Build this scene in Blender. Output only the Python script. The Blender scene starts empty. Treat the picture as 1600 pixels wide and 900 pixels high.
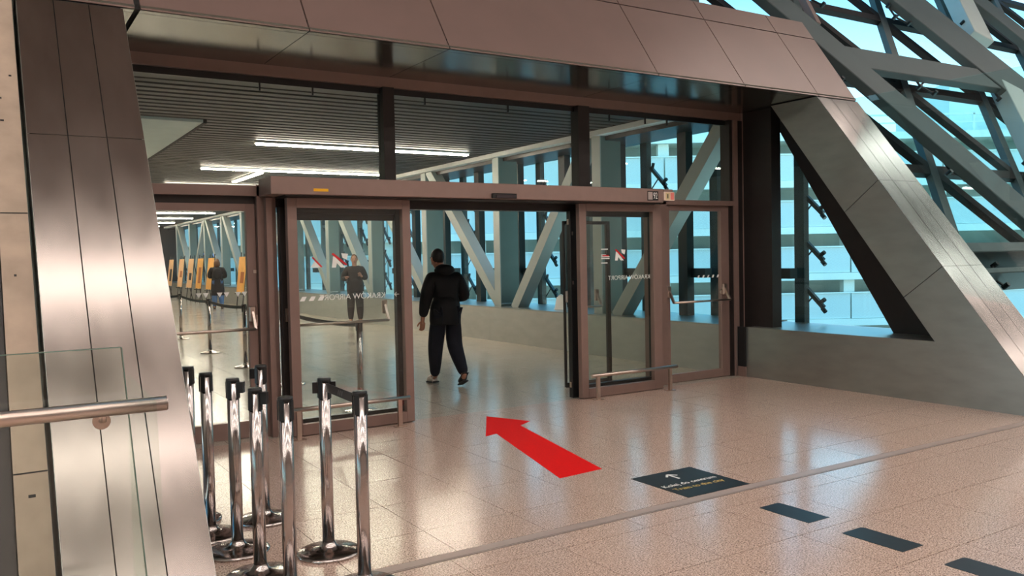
import bpy, bmesh, math, random
from mathutils import Vector, Matrix
random.seed(7)
S = bpy.context.scene
COL = S.collection

# ------------------------------------------------------------------ camera
cd = bpy.data.cameras.new('camera'); cam = bpy.data.objects.new('camera', cd); COL.objects.link(cam)
cd.sensor_fit = 'HORIZONTAL'; cd.sensor_width = 36.0; cd.lens = 1322.8 / 1600 * 36; cd.clip_start = 0.05; cd.clip_end = 500
cr = Vector((0.8468014, -0.53151516, -0.02046984)); cu = Vector((0.03678689, 0.02012991, 0.99912037)); cf = Vector((0.53063557, 0.84680955, -0.03659882))
mw = Matrix.Identity(4)
for i in range(3):
    mw[i][0] = cr[i]; mw[i][1] = cu[i]; mw[i][2] = -cf[i]
mw[2][3] = 1.6
cam.matrix_world = mw
S.camera = cam

# ------------------------------------------------------------------ world, exposure
S.view_settings.view_transform = 'Standard'; S.view_settings.look = 'None'
S.view_settings.gamma = 1.0; S.view_settings.exposure = 0.4; S.view_settings.use_curve_mapping = False
W = bpy.data.worlds.new('sky'); S.world = W; W.use_nodes = True
nt = W.node_tree; nt.nodes.clear()
o_ = nt.nodes.new('ShaderNodeOutputWorld'); b_ = nt.nodes.new('ShaderNodeBackground')
tc = nt.nodes.new('ShaderNodeTexCoord'); sx = nt.nodes.new('ShaderNodeSeparateXYZ'); rp = nt.nodes.new('ShaderNodeValToRGB')
nt.links.new(tc.outputs['Generated'], sx.inputs[0]); nt.links.new(sx.outputs['Z'], rp.inputs[0])
rp.color_ramp.elements[0].position = 0.0; rp.color_ramp.elements[0].color = (0.72, 0.96, 0.97, 1)
rp.color_ramp.elements[1].position = 0.32; rp.color_ramp.elements[1].color = (0.09, 0.36, 0.62, 1)
nt.links.new(rp.outputs[0], b_.inputs[0]); b_.inputs[1].default_value = 2.7
nt.links.new(b_.outputs[0], o_.inputs[0])
try:
    S.cycles.transparent_max_bounces = 32
except Exception:
    pass

# lamp strengths (used by the lamp builders below)
HALL_LAMP = 20.0
CORR_LAMP = 64.0

# ------------------------------------------------------------------ materials
def lin(c):
    return tuple(((v / 255) / 12.92 if v / 255 <= 0.04045 else ((v / 255 + 0.055) / 1.055) ** 2.4) for v in c)
MATS = {}
def nodes(name):
    m = bpy.data.materials.new(name); m.use_nodes = True; n = m.node_tree
    return m, n, n.nodes['Principled BSDF']
def mat(name, c, rough=0.5, metal=0.0, var=0.06, scale=6.0, stretch=(1, 1, 1), rvar=0.0, bump=0.0, spec=0.5, raw=False):
    """procedural: colour and roughness varied by world-space noise"""
    if name in MATS: return MATS[name]
    m, n, p = nodes(name)
    c = c if raw else lin(c)
    g = n.nodes.new('ShaderNodeNewGeometry'); mp = n.nodes.new('ShaderNodeMapping'); mp.inputs['Scale'].default_value = stretch
    no = n.nodes.new('ShaderNodeTexNoise'); no.inputs['Scale'].default_value = scale; no.inputs['Detail'].default_value = 4
    n.links.new(g.outputs['Position'], mp.inputs[0]); n.links.new(mp.outputs[0], no.inputs['Vector'])
    r = n.nodes.new('ShaderNodeValToRGB')
    r.color_ramp.elements[0].position = 0.3; r.color_ramp.elements[1].position = 0.7
    r.color_ramp.elements[0].color = tuple(max(0, v * (1 - var)) for v in c) + (1,)
    r.color_ramp.elements[1].color = tuple(min(1, v * (1 + var)) for v in c) + (1,)
    n.links.new(no.outputs['Fac'], r.inputs[0]); n.links.new(r.outputs[0], p.inputs['Base Color'])
    p.inputs['Roughness'].default_value = rough; p.inputs['Metallic'].default_value = metal
    p.inputs['Specular IOR Level'].default_value = spec
    if rvar:
        mr = n.nodes.new('ShaderNodeMapRange'); mr.inputs[3].default_value = max(0.02, rough - rvar); mr.inputs[4].default_value = rough + rvar
        n.links.new(no.outputs['Fac'], mr.inputs[0]); n.links.new(mr.outputs[0], p.inputs['Roughness'])
    if bump:
        bp = n.nodes.new('ShaderNodeBump'); bp.inputs['Strength'].default_value = bump; bp.inputs['Distance'].default_value = 0.01
        n.links.new(no.outputs['Fac'], bp.inputs['Height']); n.links.new(bp.outputs[0], p.inputs['Normal'])
    MATS[name] = m
    return m
def emit(name, c, s):
    m = bpy.data.materials.new(name); m.use_nodes = True; n = m.node_tree; n.nodes.clear()
    o = n.nodes.new('ShaderNodeOutputMaterial'); e = n.nodes.new('ShaderNodeEmission')
    e.inputs[0].default_value = tuple(c) + (1,); e.inputs[1].default_value = s
    n.links.new(e.outputs[0], o.inputs[0]); return m
def glass(name, tint, refl=0.03, rough=0.0):
    """thin sheet glass: tinted see-through with reflection growing towards grazing angles"""
    m = bpy.data.materials.new(name); m.use_nodes = True; n = m.node_tree; n.nodes.clear()
    o = n.nodes.new('ShaderNodeOutputMaterial'); t = n.nodes.new('ShaderNodeBsdfTransparent'); g = n.nodes.new('ShaderNodeBsdfGlossy')
    lw = n.nodes.new('ShaderNodeLayerWeight'); lw.inputs[0].default_value = 0.5; mx = n.nodes.new('ShaderNodeMixShader')
    pw_ = n.nodes.new('ShaderNodeMath'); pw_.operation = 'POWER'; pw_.inputs[1].default_value = 5.0
    ma = n.nodes.new('ShaderNodeMath'); ma.operation = 'MULTIPLY_ADD'; ma.inputs[1].default_value = 0.6; ma.inputs[2].default_value = refl
    n.links.new(lw.outputs['Facing'], pw_.inputs[0]); n.links.new(pw_.outputs[0], ma.inputs[0])
    t.inputs[0].default_value = tuple(tint) + (1,); g.inputs['Roughness'].default_value = rough; g.inputs['Color'].default_value = (0.95, 0.95, 0.95, 1)
    n.links.new(ma.outputs[0], mx.inputs[0]); n.links.new(t.outputs[0], mx.inputs[1]); n.links.new(g.outputs[0], mx.inputs[2])
    n.links.new(mx.outputs[0], o.inputs[0]); return m
def granite(name, joints=False, base=(226, 200, 185), rough=0.17):
    m, n, p = nodes(name)
    g = n.nodes.new('ShaderNodeNewGeometry')
    v = n.nodes.new('ShaderNodeTexVoronoi'); v.inputs['Scale'].default_value = 110
    no = n.nodes.new('ShaderNodeTexNoise'); no.inputs['Scale'].default_value = 120; no.inputs['Detail'].default_value = 6; no.inputs['Roughness'].default_value = 0.75
    n2 = n.nodes.new('ShaderNodeTexNoise'); n2.inputs['Scale'].default_value = 1.6; n2.inputs['Detail'].default_value = 2
    for t in (v, no, n2): n.links.new(g.outputs['Position'], t.inputs['Vector'])
    r1 = n.nodes.new('ShaderNodeValToRGB'); e = r1.color_ramp.elements
    b = lin(base)
    e[0].position = 0.40; e[0].color = lin((92, 74, 70)) + (1,)
    e[1].position = 0.53; e[1].color = b + (1,)
    x = r1.color_ramp.elements.new(0.68); x.color = tuple(min(1, q * 1.12) for q in b) + (1,)
    n.links.new(no.outputs['Fac'], r1.inputs[0])
    r2 = n.nodes.new('ShaderNodeValToRGB'); r2.color_ramp.elements[0].color = (0.72, 0.66, 0.62, 1); r2.color_ramp.elements[1].color = (1.1, 1.08, 1.05, 1)
    n.links.new(v.outputs['Color'], r2.inputs[0])
    mx = n.nodes.new('ShaderNodeMix'); mx.data_type = 'RGBA'; mx.blend_type = 'MULTIPLY'; mx.inputs[0].default_value = 0.9
    n.links.new(r1.outputs[0], mx.inputs[6]); n.links.new(r2.outputs[0], mx.inputs[7])
    out = mx.outputs[2]
    if joints:
        br = n.nodes.new('ShaderNodeTexBrick'); br.offset = 0.0
        br.inputs['Scale'].default_value = 1.0; br.inputs['Mortar Size'].default_value = 0.003; br.inputs['Brick Width'].default_value = 0.6; br.inputs['Row Height'].default_value = 0.6
        br.inputs['Color1'].default_value = (1, 1, 1, 1); br.inputs['Color2'].default_value = (0.95, 0.95, 0.95, 1); br.inputs['Mortar'].default_value = (0.45, 0.4, 0.38, 1)
        n.links.new(g.outputs['Position'], br.inputs['Vector'])
        m2 = n.nodes.new('ShaderNodeMix'); m2.data_type = 'RGBA'; m2.blend_type = 'MULTIPLY'; m2.inputs[0].default_value = 1
        n.links.new(out, m2.inputs[6]); n.links.new(br.outputs['Color'], m2.inputs[7]); out = m2.outputs[2]
    n.links.new(out, p.inputs['Base Color'])
    mr = n.nodes.new('ShaderNodeMapRange'); mr.inputs[3].default_value = rough - 0.05; mr.inputs[4].default_value = rough + 0.07
    n.links.new(n2.outputs['Fac'], mr.inputs[0]); n.links.new(mr.outputs[0], p.inputs['Roughness'])
    p.inputs['Specular IOR Level'].default_value = 0.55
    return m
def mesh_screen(name):
    m, n, p = nodes(name)
    g = n.nodes.new('ShaderNodeNewGeometry'); mp = n.nodes.new('ShaderNodeMapping'); mp.inputs['Rotation'].default_value = (0.3, 0.6, 0.5)
    w = n.nodes.new('ShaderNodeTexWave'); w.inputs['Scale'].default_value = 5.0
    n.links.new(g.outputs['Position'], mp.inputs[0]); n.links.new(mp.outputs[0], w.inputs['Vector'])
    r = n.nodes.new('ShaderNodeValToRGB'); r.color_ramp.elements[0].color = (0.62, 0.62, 0.57, 1); r.color_ramp.elements[1].color = (0.86, 0.85, 0.78, 1)
    n.links.new(w.outputs['Fac'], r.inputs[0]); n.links.new(r.outputs[0], p.inputs['Base Color']); p.inputs['Roughness'].default_value = 0.7
    return m

M_tile = granite('granite_tile'); M_tilej = granite('granite_floor_jointed', True)
M_cfloor = granite('corridor_granite', True, base=(214, 206, 192), rough=0.16)
M_steel = mat('brushed_steel', (146, 136, 130), 0.2, 1.0, 0.10, 5, (1.5, 0.5, 0.5), 0.05)
M_steelg = mat('brushed_steel_wall', (164, 166, 160), 0.34, 0.8, 0.08, 3, (1, 1, 3), 0.06)
M_par = mat('pale_steel_parapet', (178, 178, 172), 0.4, 0.45, 0.06, 3, (1, 1, 3), 0.05)
M_alu = mat('aluminium_strip', (176, 158, 148), 0.4, 0.15, 0.06, 8)
M_frame = mat('brown_anodised_frame', (142, 117, 108), 0.42, 0.25, 0.05, 9, rvar=0.04)
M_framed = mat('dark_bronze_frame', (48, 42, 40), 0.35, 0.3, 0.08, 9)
M_fascia = mat('taupe_fascia_sheet', (126, 104, 97), 0.38, 0.25, 0.05, 2, rvar=0.04)
M_soffit = mat('glossy_soffit_sheet', (120, 118, 110), 0.16, 0.85, 0.05, 2)
M_dark = mat('dark_joint', (20, 18, 18), 0.7)
M_black = mat('black_plastic', (18, 17, 18), 0.4)
M_beam = mat('grey_painted_beam', (72, 80, 80), 0.6, 0.0, 0.06, 2, spec=0.3)
M_bar = mat('dark_glazing_bar', (36, 32, 31), 0.65, 0.0, 0.08, 4, spec=0.2)
M_fin = mat('grey_green_fin', (160, 168, 164), 0.5, 0.1, 0.04, 3)
M_web = mat('shaded_fin_web', (104, 120, 116), 0.5, 0.1, 0.05, 3)  # fin colour darkened for the sides that interior light misses
M_post = mat('dark_teal_mullion', (36, 48, 50), 0.45, 0.1, 0.06, 4)
M_slat = mat('ceiling_slat_metal', (68, 69, 65), 0.5, 0.2, 0.05, 3)
M_ceil = mat('ceiling_backing', (66, 64, 60), 0.8)
M_white = mat('white_paint', (226, 228, 226), 0.6, 0, 0.03)
M_bulk = mat('pale_bulkhead', (232, 244, 240), 0.6, 0, 0.03)
M_conc = mat('raw_concrete', (176, 156, 138), 0.85, 0, 0.14, 5, bump=0.3)
M_chrome = mat('polished_chrome', (186, 176, 172), 0.16, 1.0, 0.03, 20)
M_rail = mat('satin_stainless', (206, 188, 176), 0.3, 1.0, 0.04, 15, (1, 6, 6))
M_glass = glass('clear_door_glass', (0.965, 0.985, 0.975))
M_glassb = glass('balustrade_glass', (0.93, 0.965, 0.945), 0.03)
M_glasst = glass('tinted_facade_glass', (0.86, 0.975, 0.98))
M_gedge = mat('green_glass_edge', (104, 128, 116), 0.2, 0, 0.05)
M_red = mat('red_floor_vinyl', (226, 0, 2), 0.75, 0, 0.06, 60, spec=0.15)
M_sign = mat('black_floor_vinyl', (30, 32, 32), 0.4, 0, 0.08, 30)
M_ink = mat('white_print', (236, 236, 230), 0.6, 0, 0.02)
M_inky = mat('yellow_print', (206, 176, 96), 0.6, 0, 0.02)
M_yellow = mat('yellow_sticker', (240, 176, 10), 0.5, 0, 0.04)
M_redp = mat('red_print', (206, 30, 34), 0.5, 0, 0.03)
M_pink = mat('pale_sticker', (226, 200, 180), 0.5, 0, 0.05)
M_bldg = mat('pale_concrete_building', (248, 242, 228), 0.8, 0, 0.04, 0.4)
M_mesh = mesh_screen('mesh_screen')
M_inner = mat('building_interior', (186, 192, 184), 0.8, 0, 0.2, 0.3)
M_ground = mat('asphalt_ground', (120, 126, 126), 0.9, 0, 0.08, 0.5)
M_hall = mat('hall_wall_plaster', (186, 172, 162), 0.8, 0, 0.04, 1)
M_hceil = mat('hall_ceiling_panel', (176, 170, 166), 0.7, 0, 0.04, 1)
E_hall = emit('hall_lamp_glow', (1.0, 0.92, 0.86), HALL_LAMP)
E_corr = emit('corridor_lamp_glow', (1.0, 0.88, 0.70), CORR_LAMP)
E_blue = emit('blue_screen_glow', (0.15, 0.35, 1.0), 1.6)

# ------------------------------------------------------------------ mesh helpers
class MB:
    def __init__(s): s.v = []; s.f = []
    def add(s, vs, fs):
        k = len(s.v); s.v += [tuple(v) for v in vs]; s.f += [tuple(i + k for i in f) for f in fs]; return s
    HEX = [(0, 3, 2, 1), (4, 5, 6, 7), (0, 1, 5, 4), (1, 2, 6, 5), (2, 3, 7, 6), (3, 0, 4, 7)]
    def box(s, x0, x1, y0, y1, z0, z1):
        return s.add([(x0, y0, z0), (x1, y0, z0), (x1, y1, z0), (x0, y1, z0), (x0, y0, z1), (x1, y0, z1), (x1, y1, z1), (x0, y1, z1)], s.HEX)
    def obox(s, p0, p1, side, w, d):
        p0 = Vector(p0); p1 = Vector(p1); a = (p1 - p0).normalized(); side = Vector(side); side = (side - a * side.dot(a)).normalized(); up = a.cross(side)
        vs = []
        for p in (p0, p1):
            for sg, ug in ((-1, -1), (1, -1), (1, 1), (-1, 1)): vs.append(p + side * sg * w / 2 + up * ug * d / 2)
        return s.add(vs, s.HEX)
    def cyl(s, p0, p1, r, n=16, r1=None):
        p0 = Vector(p0); p1 = Vector(p1); a = (p1 - p0).normalized(); t = Vector((0, 0, 1)) if abs(a.z) < 0.9 else Vector((1, 0, 0))
        u = a.cross(t).normalized(); w = a.cross(u); r1 = r if r1 is None else r1
        vs = []
        for p, rr in ((p0, r), (p1, r1)):
            for k in range(n):
                c = 2 * math.pi * k / n; vs.append(p + (u * math.cos(c) + w * math.sin(c)) * rr)
        fs = [(k, n + k, n + (k + 1) % n, (k + 1) % n) for k in range(n)] + [tuple(range(n)), tuple(range(2 * n - 1, n - 1, -1))]
        return s.add(vs, fs)
    def lathe(s, prof, c=(0, 0, 0), n=32):
        vs = []; m = len(prof)
        for r, z in prof:
            for k in range(n):
                a = 2 * math.pi * k / n; vs.append((c[0] + r * math.cos(a), c[1] + r * math.sin(a), c[2] + z))
        fs = []
        for i in range(m - 1):
            for k in range(n): fs.append((i * n + k, i * n + (k + 1) % n, (i + 1) * n + (k + 1) % n, (i + 1) * n + k))
        fs += [tuple(range(n - 1, -1, -1)), tuple((m - 1) * n + k for k in range(n))]
        return s.add(vs, fs)
    def poly(s, pts, ext):
        """prism: closed polygon pts (3-D) extruded by vector ext"""
        n = len(pts); ext = Vector(ext); vs = [Vector(p) for p in pts] + [Vector(p) + ext for p in pts]
        return s.add(vs, [tuple(range(n - 1, -1, -1)), tuple(range(n, 2 * n))] + [(k, (k + 1) % n, n + (k + 1) % n, n + k) for k in range(n)])
    def incl(s, x0, x1, z0, z1, a, b, sl, y0=6.49, zr=3.4):
        """slab in the leaning facade plane: a..b is the horizontal depth behind it"""
        Y = lambda z, o: y0 + sl * (z - zr) + o
        return s.add([(x0, Y(z0, a), z0), (x1, Y(z0, a), z0), (x1, Y(z0, b), z0), (x0, Y(z0, b), z0), (x0, Y(z1, a), z1), (x1, Y(z1, a), z1), (x1, Y(z1, b), z1), (x0, Y(z1, b), z1)], s.HEX)
    def mesh(s, name, smooth=False, bevel=0):
        me = bpy.data.meshes.new(name); me.from_pydata(s.v, [], s.f)
        bm = bmesh.new(); bm.from_mesh(me); bmesh.ops.recalc_face_normals(bm, faces=bm.faces)
        if bevel: bmesh.ops.bevel(bm, geom=list(bm.edges), offset=bevel, segments=1, affect='EDGES')
        bm.to_mesh(me); bm.free()
        if smooth:
            for p in me.polygons: p.use_smooth = len(p.vertices) == 4
        return me
def link(name, me, m=None, parent=None, loc=None):
    o = bpy.data.objects.new(name, me); COL.objects.link(o)
    if m is not None and me is not None and not me.materials: me.materials.append(m)
    if parent is not None:
        o.parent = parent
        base = parent.location.copy(); q = parent.parent
        while q is not None: base += q.location; q = q.parent
        o.location = (Vector(loc) if loc is not None else Vector((0, 0, 0))) - base
    elif loc is not None: o.location = loc
    return o
def part(name, mb, m, parent, smooth=False, bevel=0, label=None):
    o = link(name, mb.mesh(name, smooth, bevel), m, parent)
    if label: o['label'] = label
    return o
def tag(o, label, cat, kind=None, group=None):
    o['label'] = label; o['category'] = cat
    if kind: o['kind'] = kind
    if group: o['group'] = group
    return o
def thing(name, label, cat, loc=(0, 0, 0), kind=None, group=None):
    o = bpy.data.objects.new(name, None); COL.objects.link(o); o.location = loc; o.empty_display_size = 0.2
    return tag(o, label, cat, kind, group)
def solo(name, mb, m, label, cat, kind=None, smooth=False, bevel=0, group=None):
    return tag(link(name, mb.mesh(name, smooth, bevel), m), label, cat, kind, group)
def text(name, body, size, m, parent, mat4, depth=0.0008, align='LEFT', sx=1.0):
    cu_ = bpy.data.curves.new(name, 'FONT'); cu_.body = body; cu_.size = size; cu_.extrude = depth; cu_.align_x = align
    t = bpy.data.objects.new(name, cu_); COL.objects.link(t)
    dg = bpy.context.evaluated_depsgraph_get(); me = bpy.data.meshes.new_from_object(t.evaluated_get(dg))
    bpy.data.objects.remove(t); bpy.data.curves.remove(cu_)
    me.transform(mat4 @ Matrix.Diagonal((sx, 1, 1, 1)))
    me.materials.clear()
    o = link(name, me, m, parent); o['kind'] = 'stuff'; return o
def box(*a): return MB().box(*a)

# ================================================================== STRUCTURE
SL = 0.70          # lean of the facade plane (metres back per metre up)
ZS = 3.4           # soffit height
# ---- floor of the hall and porch, laid tile by tile
fl = thing('floor', 'pinkish speckled granite tile floor of the hall and porch', 'floor', (4.5, 3, 0), 'structure')
part('grout_bed', box(0.9, 11.5, 1.2, 7.62, -0.06, -0.003), M_dark, fl)
tm = {}
def tile(x0, x1, y0, y1):
    g = 0.0024; k = (round(x1 - x0, 3), round(y1 - y0, 3))
    if k not in tm: tm[k] = box(0, k[0] - 2 * g, 0, k[1] - 2 * g, -0.02, 0).mesh('tile'); tm[k].materials.append(M_tile)
    link('tile', tm[k], None, fl, (x0 + g, y0 + g, 0))
xs = [0.95 + 0.6 * k for k in range(13)]; ys = [4.05, 4.47, 5.07, 5.67, 6.27, 6.87, 7.47, 7.62]
for i in range(12):
    for j in range(len(ys) - 1): tile(xs[i], xs[i + 1], ys[j], ys[j + 1])
for j in range(len(ys) - 1): tile(8.15, 8.31, ys[j], ys[j + 1])
xs2 = [0.854 + 0.6 * k for k in range(17)]; ys2 = [1.35, 1.95, 2.55, 3.15, 3.75, 3.95]
for i in range(16):
    for j in range(5): tile(xs2[i], xs2[i + 1], ys2[j], ys2[j + 1])
part('floor_field', MB().box(-14, 0.85, -12, 7.62, -0.06, 0).box(0.85, 10.46, -12, 1.35, -0.06, 0).box(10.46, 44, -12, 4.3, -0.06, 0), M_tilej, fl)
part('joint_strip', MB().box(0.9, 8.4, 3.955, 4.045, -0.02, 0.002).box(8.4, 10.46, 3.955, 4.3, -0.02, 0.001), M_alu, fl, label='flat aluminium expansion strip')
part('joint_line', MB().box(0.9, 8.35, 3.965, 3.968, 0.0015, 0.0024), M_framed, fl)
solo('floor.001', box(-1.2, 8.6, 7.62, 48.6, -0.06, 0), M_cfloor, 'pale polished granite floor of the long glazed corridor', 'floor', 'structure')

# ---- leaning fascia over the porch, panel by panel, and its shiny soffit
fa = thing('wall_fascia', 'leaning fascia of large taupe metal panels above the glass doors', 'fascia', (5, 6.49, 3.4), 'structure')
FX = [-2.2, 0.99, 2.25, 3.49, 5.87, 7.12, 8.34, 9.035]
part('backing', MB().incl(-2.2, 9.03, 3.405, 4.53, 0.03, 0.09, SL), M_dark, fa)
for i in range(7):
    a = FX[i] + (0.035 if i == 1 else 0.006); b = FX[i + 1] - 0.006
    part('panel', MB().incl(a, b, 3.4, 4.265, 0, 0.03, SL), M_fascia, fa)
    part('panel', MB().incl(a, b, 4.277, 4.53, 0, 0.03, SL), M_fascia, fa)
so = thing('ceiling', 'shiny metal soffit panels over the glass door partition', 'soffit', (5, 7, 3.4), 'structure')
part('backing', box(-2.2, 9.0, 6.56, 8.0, 3.43, 3.5), M_dark, so)
for i in range(7):
    a = FX[i] + (0.035 if i == 1 else 0.004); b = FX[i + 1] - 0.004
    if i == 6: b = 9.03
    part('edge_panel', box(a, b, 6.5, 6.592, 3.4, 3.43), M_soffit, so)
    part('panel', box(a, b, 6.6, 7.78, 3.4, 3.43), M_soffit, so)

# ---- hall shell around the camera
solo('ceiling.001', box(-14, 44, -12, 9.6, 8.05, 8.2), M_hceil, 'flat ceiling of the departure hall above the camera', 'ceiling', 'structure')
wl = thing('wall_left', 'unseen side wall of the hall with windows added for daylight reflections', 'window wall', (-14, -1, 0), 'structure')
part('wall_base', box(-14.2, -14, -12, 9.6, 0, 0.9), M_hall, wl); part('wall_head', box(-14.2, -14, -12, 9.6, 5.2, 8.05), M_hall, wl)
for k in range(8): part('mullion', box(-14.2, -14, -12 + k * 3.06, -11.6 + k * 3.06, 0.9, 5.2), M_frame, wl)
for k in range(7): part('pane' if k in (1, 3, 5) else 'infill_panel', box(-14.1, -14.06, -11.6 + k * 3.06, -8.94 + k * 3.06, 0.9, 5.2), M_glasst if k in (1, 3, 5) else M_hall, wl)  # panes added out of view to give the steel daylight to reflect
solo('wall_back', box(-14, 44, -12.2, -12, 0, 8.05), M_hall, 'plain plaster wall at the back of the hall', 'wall', 'structure')
solo('wall_right', box(44, 44.2, -12, 9.6, 0, 8.05), M_hall, 'plain plaster end wall of the hall beyond the glass facade', 'wall', 'structure')
solo('wall_front', MB().incl(-14, -0.85, 0, 8.05, 0.2, 0.5, SL).incl(-0.85, 6.6, 4.54, 8.05, 0.2, 0.5, SL), M_hall, 'leaning solid part of the facade beside the concrete pier', 'wall', 'structure')

# ---- steel-clad leaning columns
def clad_column(x0, x1, sl, label, seams, loc):
    c = thing('clad_column', label, 'column', loc)
    part('core', MB().incl(x0 + 0.012, x1 - 0.012, 0.0, 3.395, 0.012, 0.67, sl), M_dark, c)
    w = (x1 - x0) / 3
    zz = [0.0] + seams + [3.385]
    for k in range(3):
        for j in range(len(zz) - 1):
            part('strip_panel', MB().incl(x0 + k * w + (0.003 if k else 0), x0 + (k + 1) * w - (0.003 if k < 2 else 0), zz[j] + (0.0015 if j else 0), zz[j + 1] - 0.0015, 0.0, 0.02, sl), M_steel, c)
    Y = lambda z: 6.49 + sl * (z - 3.4)
    D = 0.68
    def cut(z0):   # panel joint square to the column: back-edge height
        return z0 - sl * D / (1 + sl * sl)
    zc = [None] + [z for z in seams] + [None]
    for xa, xb in ((x0 - 0.002, x0 + 0.012), (x1 - 0.012, x1 + 0.002)):
        for j in range(len(zc) - 1):
            lo, hi = zc[j], zc[j + 1]
            p = []
            zl = 0.0 if lo is None else lo + 0.003; zlb = 0.0 if lo is None else cut(lo) + 0.003
            zh = 3.388 if hi is None else hi - 0.003; zhb = 3.388 if hi is None else cut(hi) - 0.003
            p = [(xa, Y(zl) + 0.004, zl), (xa, Y(zh) + 0.004, zh), (xa, Y(zhb) + D, zhb), (xa, Y(zlb) + D, zlb)]
            part('side_panel', MB().poly(p, (xb - xa, 0, 0)), M_steelg, c)
    part('back_panel', MB().incl(x0 + 0.013, x1 - 0.013, 0.0, 3.388, 0.67, 0.685, sl), M_framed, c)
    return c
clad_column(0.262, 0.905, 0.70, 'leaning brushed steel column with two long grooves beside the queue posts', [2.39], (0.58, 4.4, 0))
clad_column(8.295, 9.03, 0.765, 'leaning brushed steel column rising from the low steel wall', [1.415, 2.357], (8.66, 4.2, 0))
pier = thing('concrete_pier', 'leaning raw concrete pier beside the grooved steel column', 'pier', (0.1, 4.5, 0))
part('core', MB().incl(0.094, 0.237, 0, 3.39, 0.06, 0.6, 0.70), M_conc, pier)
for zj in (0.62, 1.9): part('joint', MB().incl(0.0935, 0.2375, zj, zj + 0.006, 0.058, 0.3, 0.70), M_dark, pier)
for zj, xx, ww in ((2.62, 0.11, 0.035), (2.47, 0.13, 0.02), (1.55, 0.15, 0.012), (0.86, 0.12, 0.02), (2.78, 0.19, 0.015), (0.52, 0.15, 0.03)):
    part('cavity', MB().incl(xx, xx + ww, zj, zj + 0.012, 0.0585, 0.2, 0.70), M_dark, pier)
solo('trim_1', MB().incl(-0.8, 0.09, 0, 3.39, 0.16, 0.4, 0.70), M_framed, 'dark panel filling the gap beside the raw concrete pier', 'panel', 'structure')  # dark panel built in place of the dark gap beside the pier

# ---- low steel walls (porch and corridor) and the corridor window wall
FIN = [7.77 + 3.16 * k for k in range(13)]
pw = thing('wall_porch_right', 'low brushed steel wall under the triangular side window', 'parapet', (8.5, 6, 0), 'structure')
part('steel_panel', MB().poly([(8.3, 4.2, 0), (8.3, 4.2, 0.12), (8.3, 4.62, 0.64), (8.3, 7.6, 0.64), (8.3, 7.6, 0)], (0.3, 0, 0)), M_steelg, pw)
part('steel_sill', MB().box(8.6, 9.45, 5.0, 8.1, 0.58, 0.63), M_steelg, pw)
part('shadow_gap', box(8.27, 8.31, 7.6, 7.72, 0.13, 0.64), M_dark, pw)
part('end_trim', box(8.27, 8.31, 7.6, 7.72, 0, 0.13), M_frame, pw)
part('return_post', box(8.45, 8.62, 7.3, 7.76, 0.62, 3.4), M_framed, pw)
part('return_post', box(8.43, 8.62, 7.76, 7.82, 0.0, 3.4), M_frame, pw)
part('head_beam', box(8.62, 9.0, 7.2, 8.0, 3.3, 3.4), M_framed, pw)
part('slanted_jamb', MB().poly([(8.93, 7.71, 3.39), (8.93, 5.95, 0.63), (8.93, 5.2, 0.63), (8.93, 7.18, 3.39)], (0.1, 0, 0)), M_framed, pw, label='dark slanted window jamb')

cw = thing('wall_corridor_right', 'corridor window wall of grey fins and slanted braces over a low steel wall', 'window wall', (8.6, 28, 0), 'structure')
for k in range(13):
    y0 = max(7.95, FIN[k]); y1 = FIN[k] + 3.157
    part('steel_panel', box(8.3, 8.56, y0, y1, 0, 0.63), M_par, cw)
part('sill', box(8.3, 9.5, 7.95, 48.6, 0.63, 0.65), M_steelg, cw)
for k in range(1, 13):
    f_ = part('fin', box(8.52, 8.93 if k < 4 else 8.82, FIN[k] - 0.105, FIN[k] + 0.105, 0.65, 3.56), M_web, cw); part('fin_lit_face', box(8.5, 8.52, FIN[k] - 0.11, FIN[k] + 0.11, 0.65, 3.56), M_fin, f_)  # lit face and shaded web: the light difference is put into their colours
def brace(ya, yb):
    part('brace', MB().obox((8.63, ya, 0.62), (8.63, yb, 3.56), (1, 0, 0), 0.24, 0.21), M_fin, cw)
brace(FIN[1] - 0.42, FIN[0] + 0.25); brace(FIN[2] - 0.55, FIN[1] + 0.25)
for k in range(2, 12):
    if k in (7, 10): brace(FIN[k + 1] - 0.3, FIN[k] + 0.2)
    else: brace(FIN[k] - 0.05, FIN[k + 1] - 0.2)
part('head_trim', box(8.42, 8.62, 7.95, 48.6, 3.52, 3.6), M_white, cw, label='white edge strip under the slat ceiling')
part('head_beam', box(8.62, 9.5, 7.95, 48.6, 3.45, 3.75), M_framed, cw)
wm = box(-0.07, 0.07, -0.095, 0.095, 0.65, 3.5).mesh('inner_post'); wm.materials.append(M_post)
bmb = box(-0.05, 0.05, -0.08, 0.08, 0.3, 3.9).mesh('outer_post'); bmb.materials.append(M_post)
lnk = box(-0.04, 0.1, -0.36, 0.0, -0.07, 0.07).mesh('link_plate'); lnk.materials.append(M_post)
brm = MB().obox((0, -0.06, 0.02), (0, -0.42, -0.31), (1, 0, 0), 0.05, 0.055).cyl((0, -0.1, 0.0), (0, -0.13, 0.09), 0.025, 8).cyl((0, -0.36, -0.25), (0, -0.44, -0.20), 0.03, 8).cyl((0, -0.40, -0.32), (0, -0.45, -0.37), 0.03, 8).cyl((0, -0.05, -0.36), (0, -0.27, -0.15), 0.011, 6).mesh('bracket'); brm.materials.append(M_black)
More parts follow.
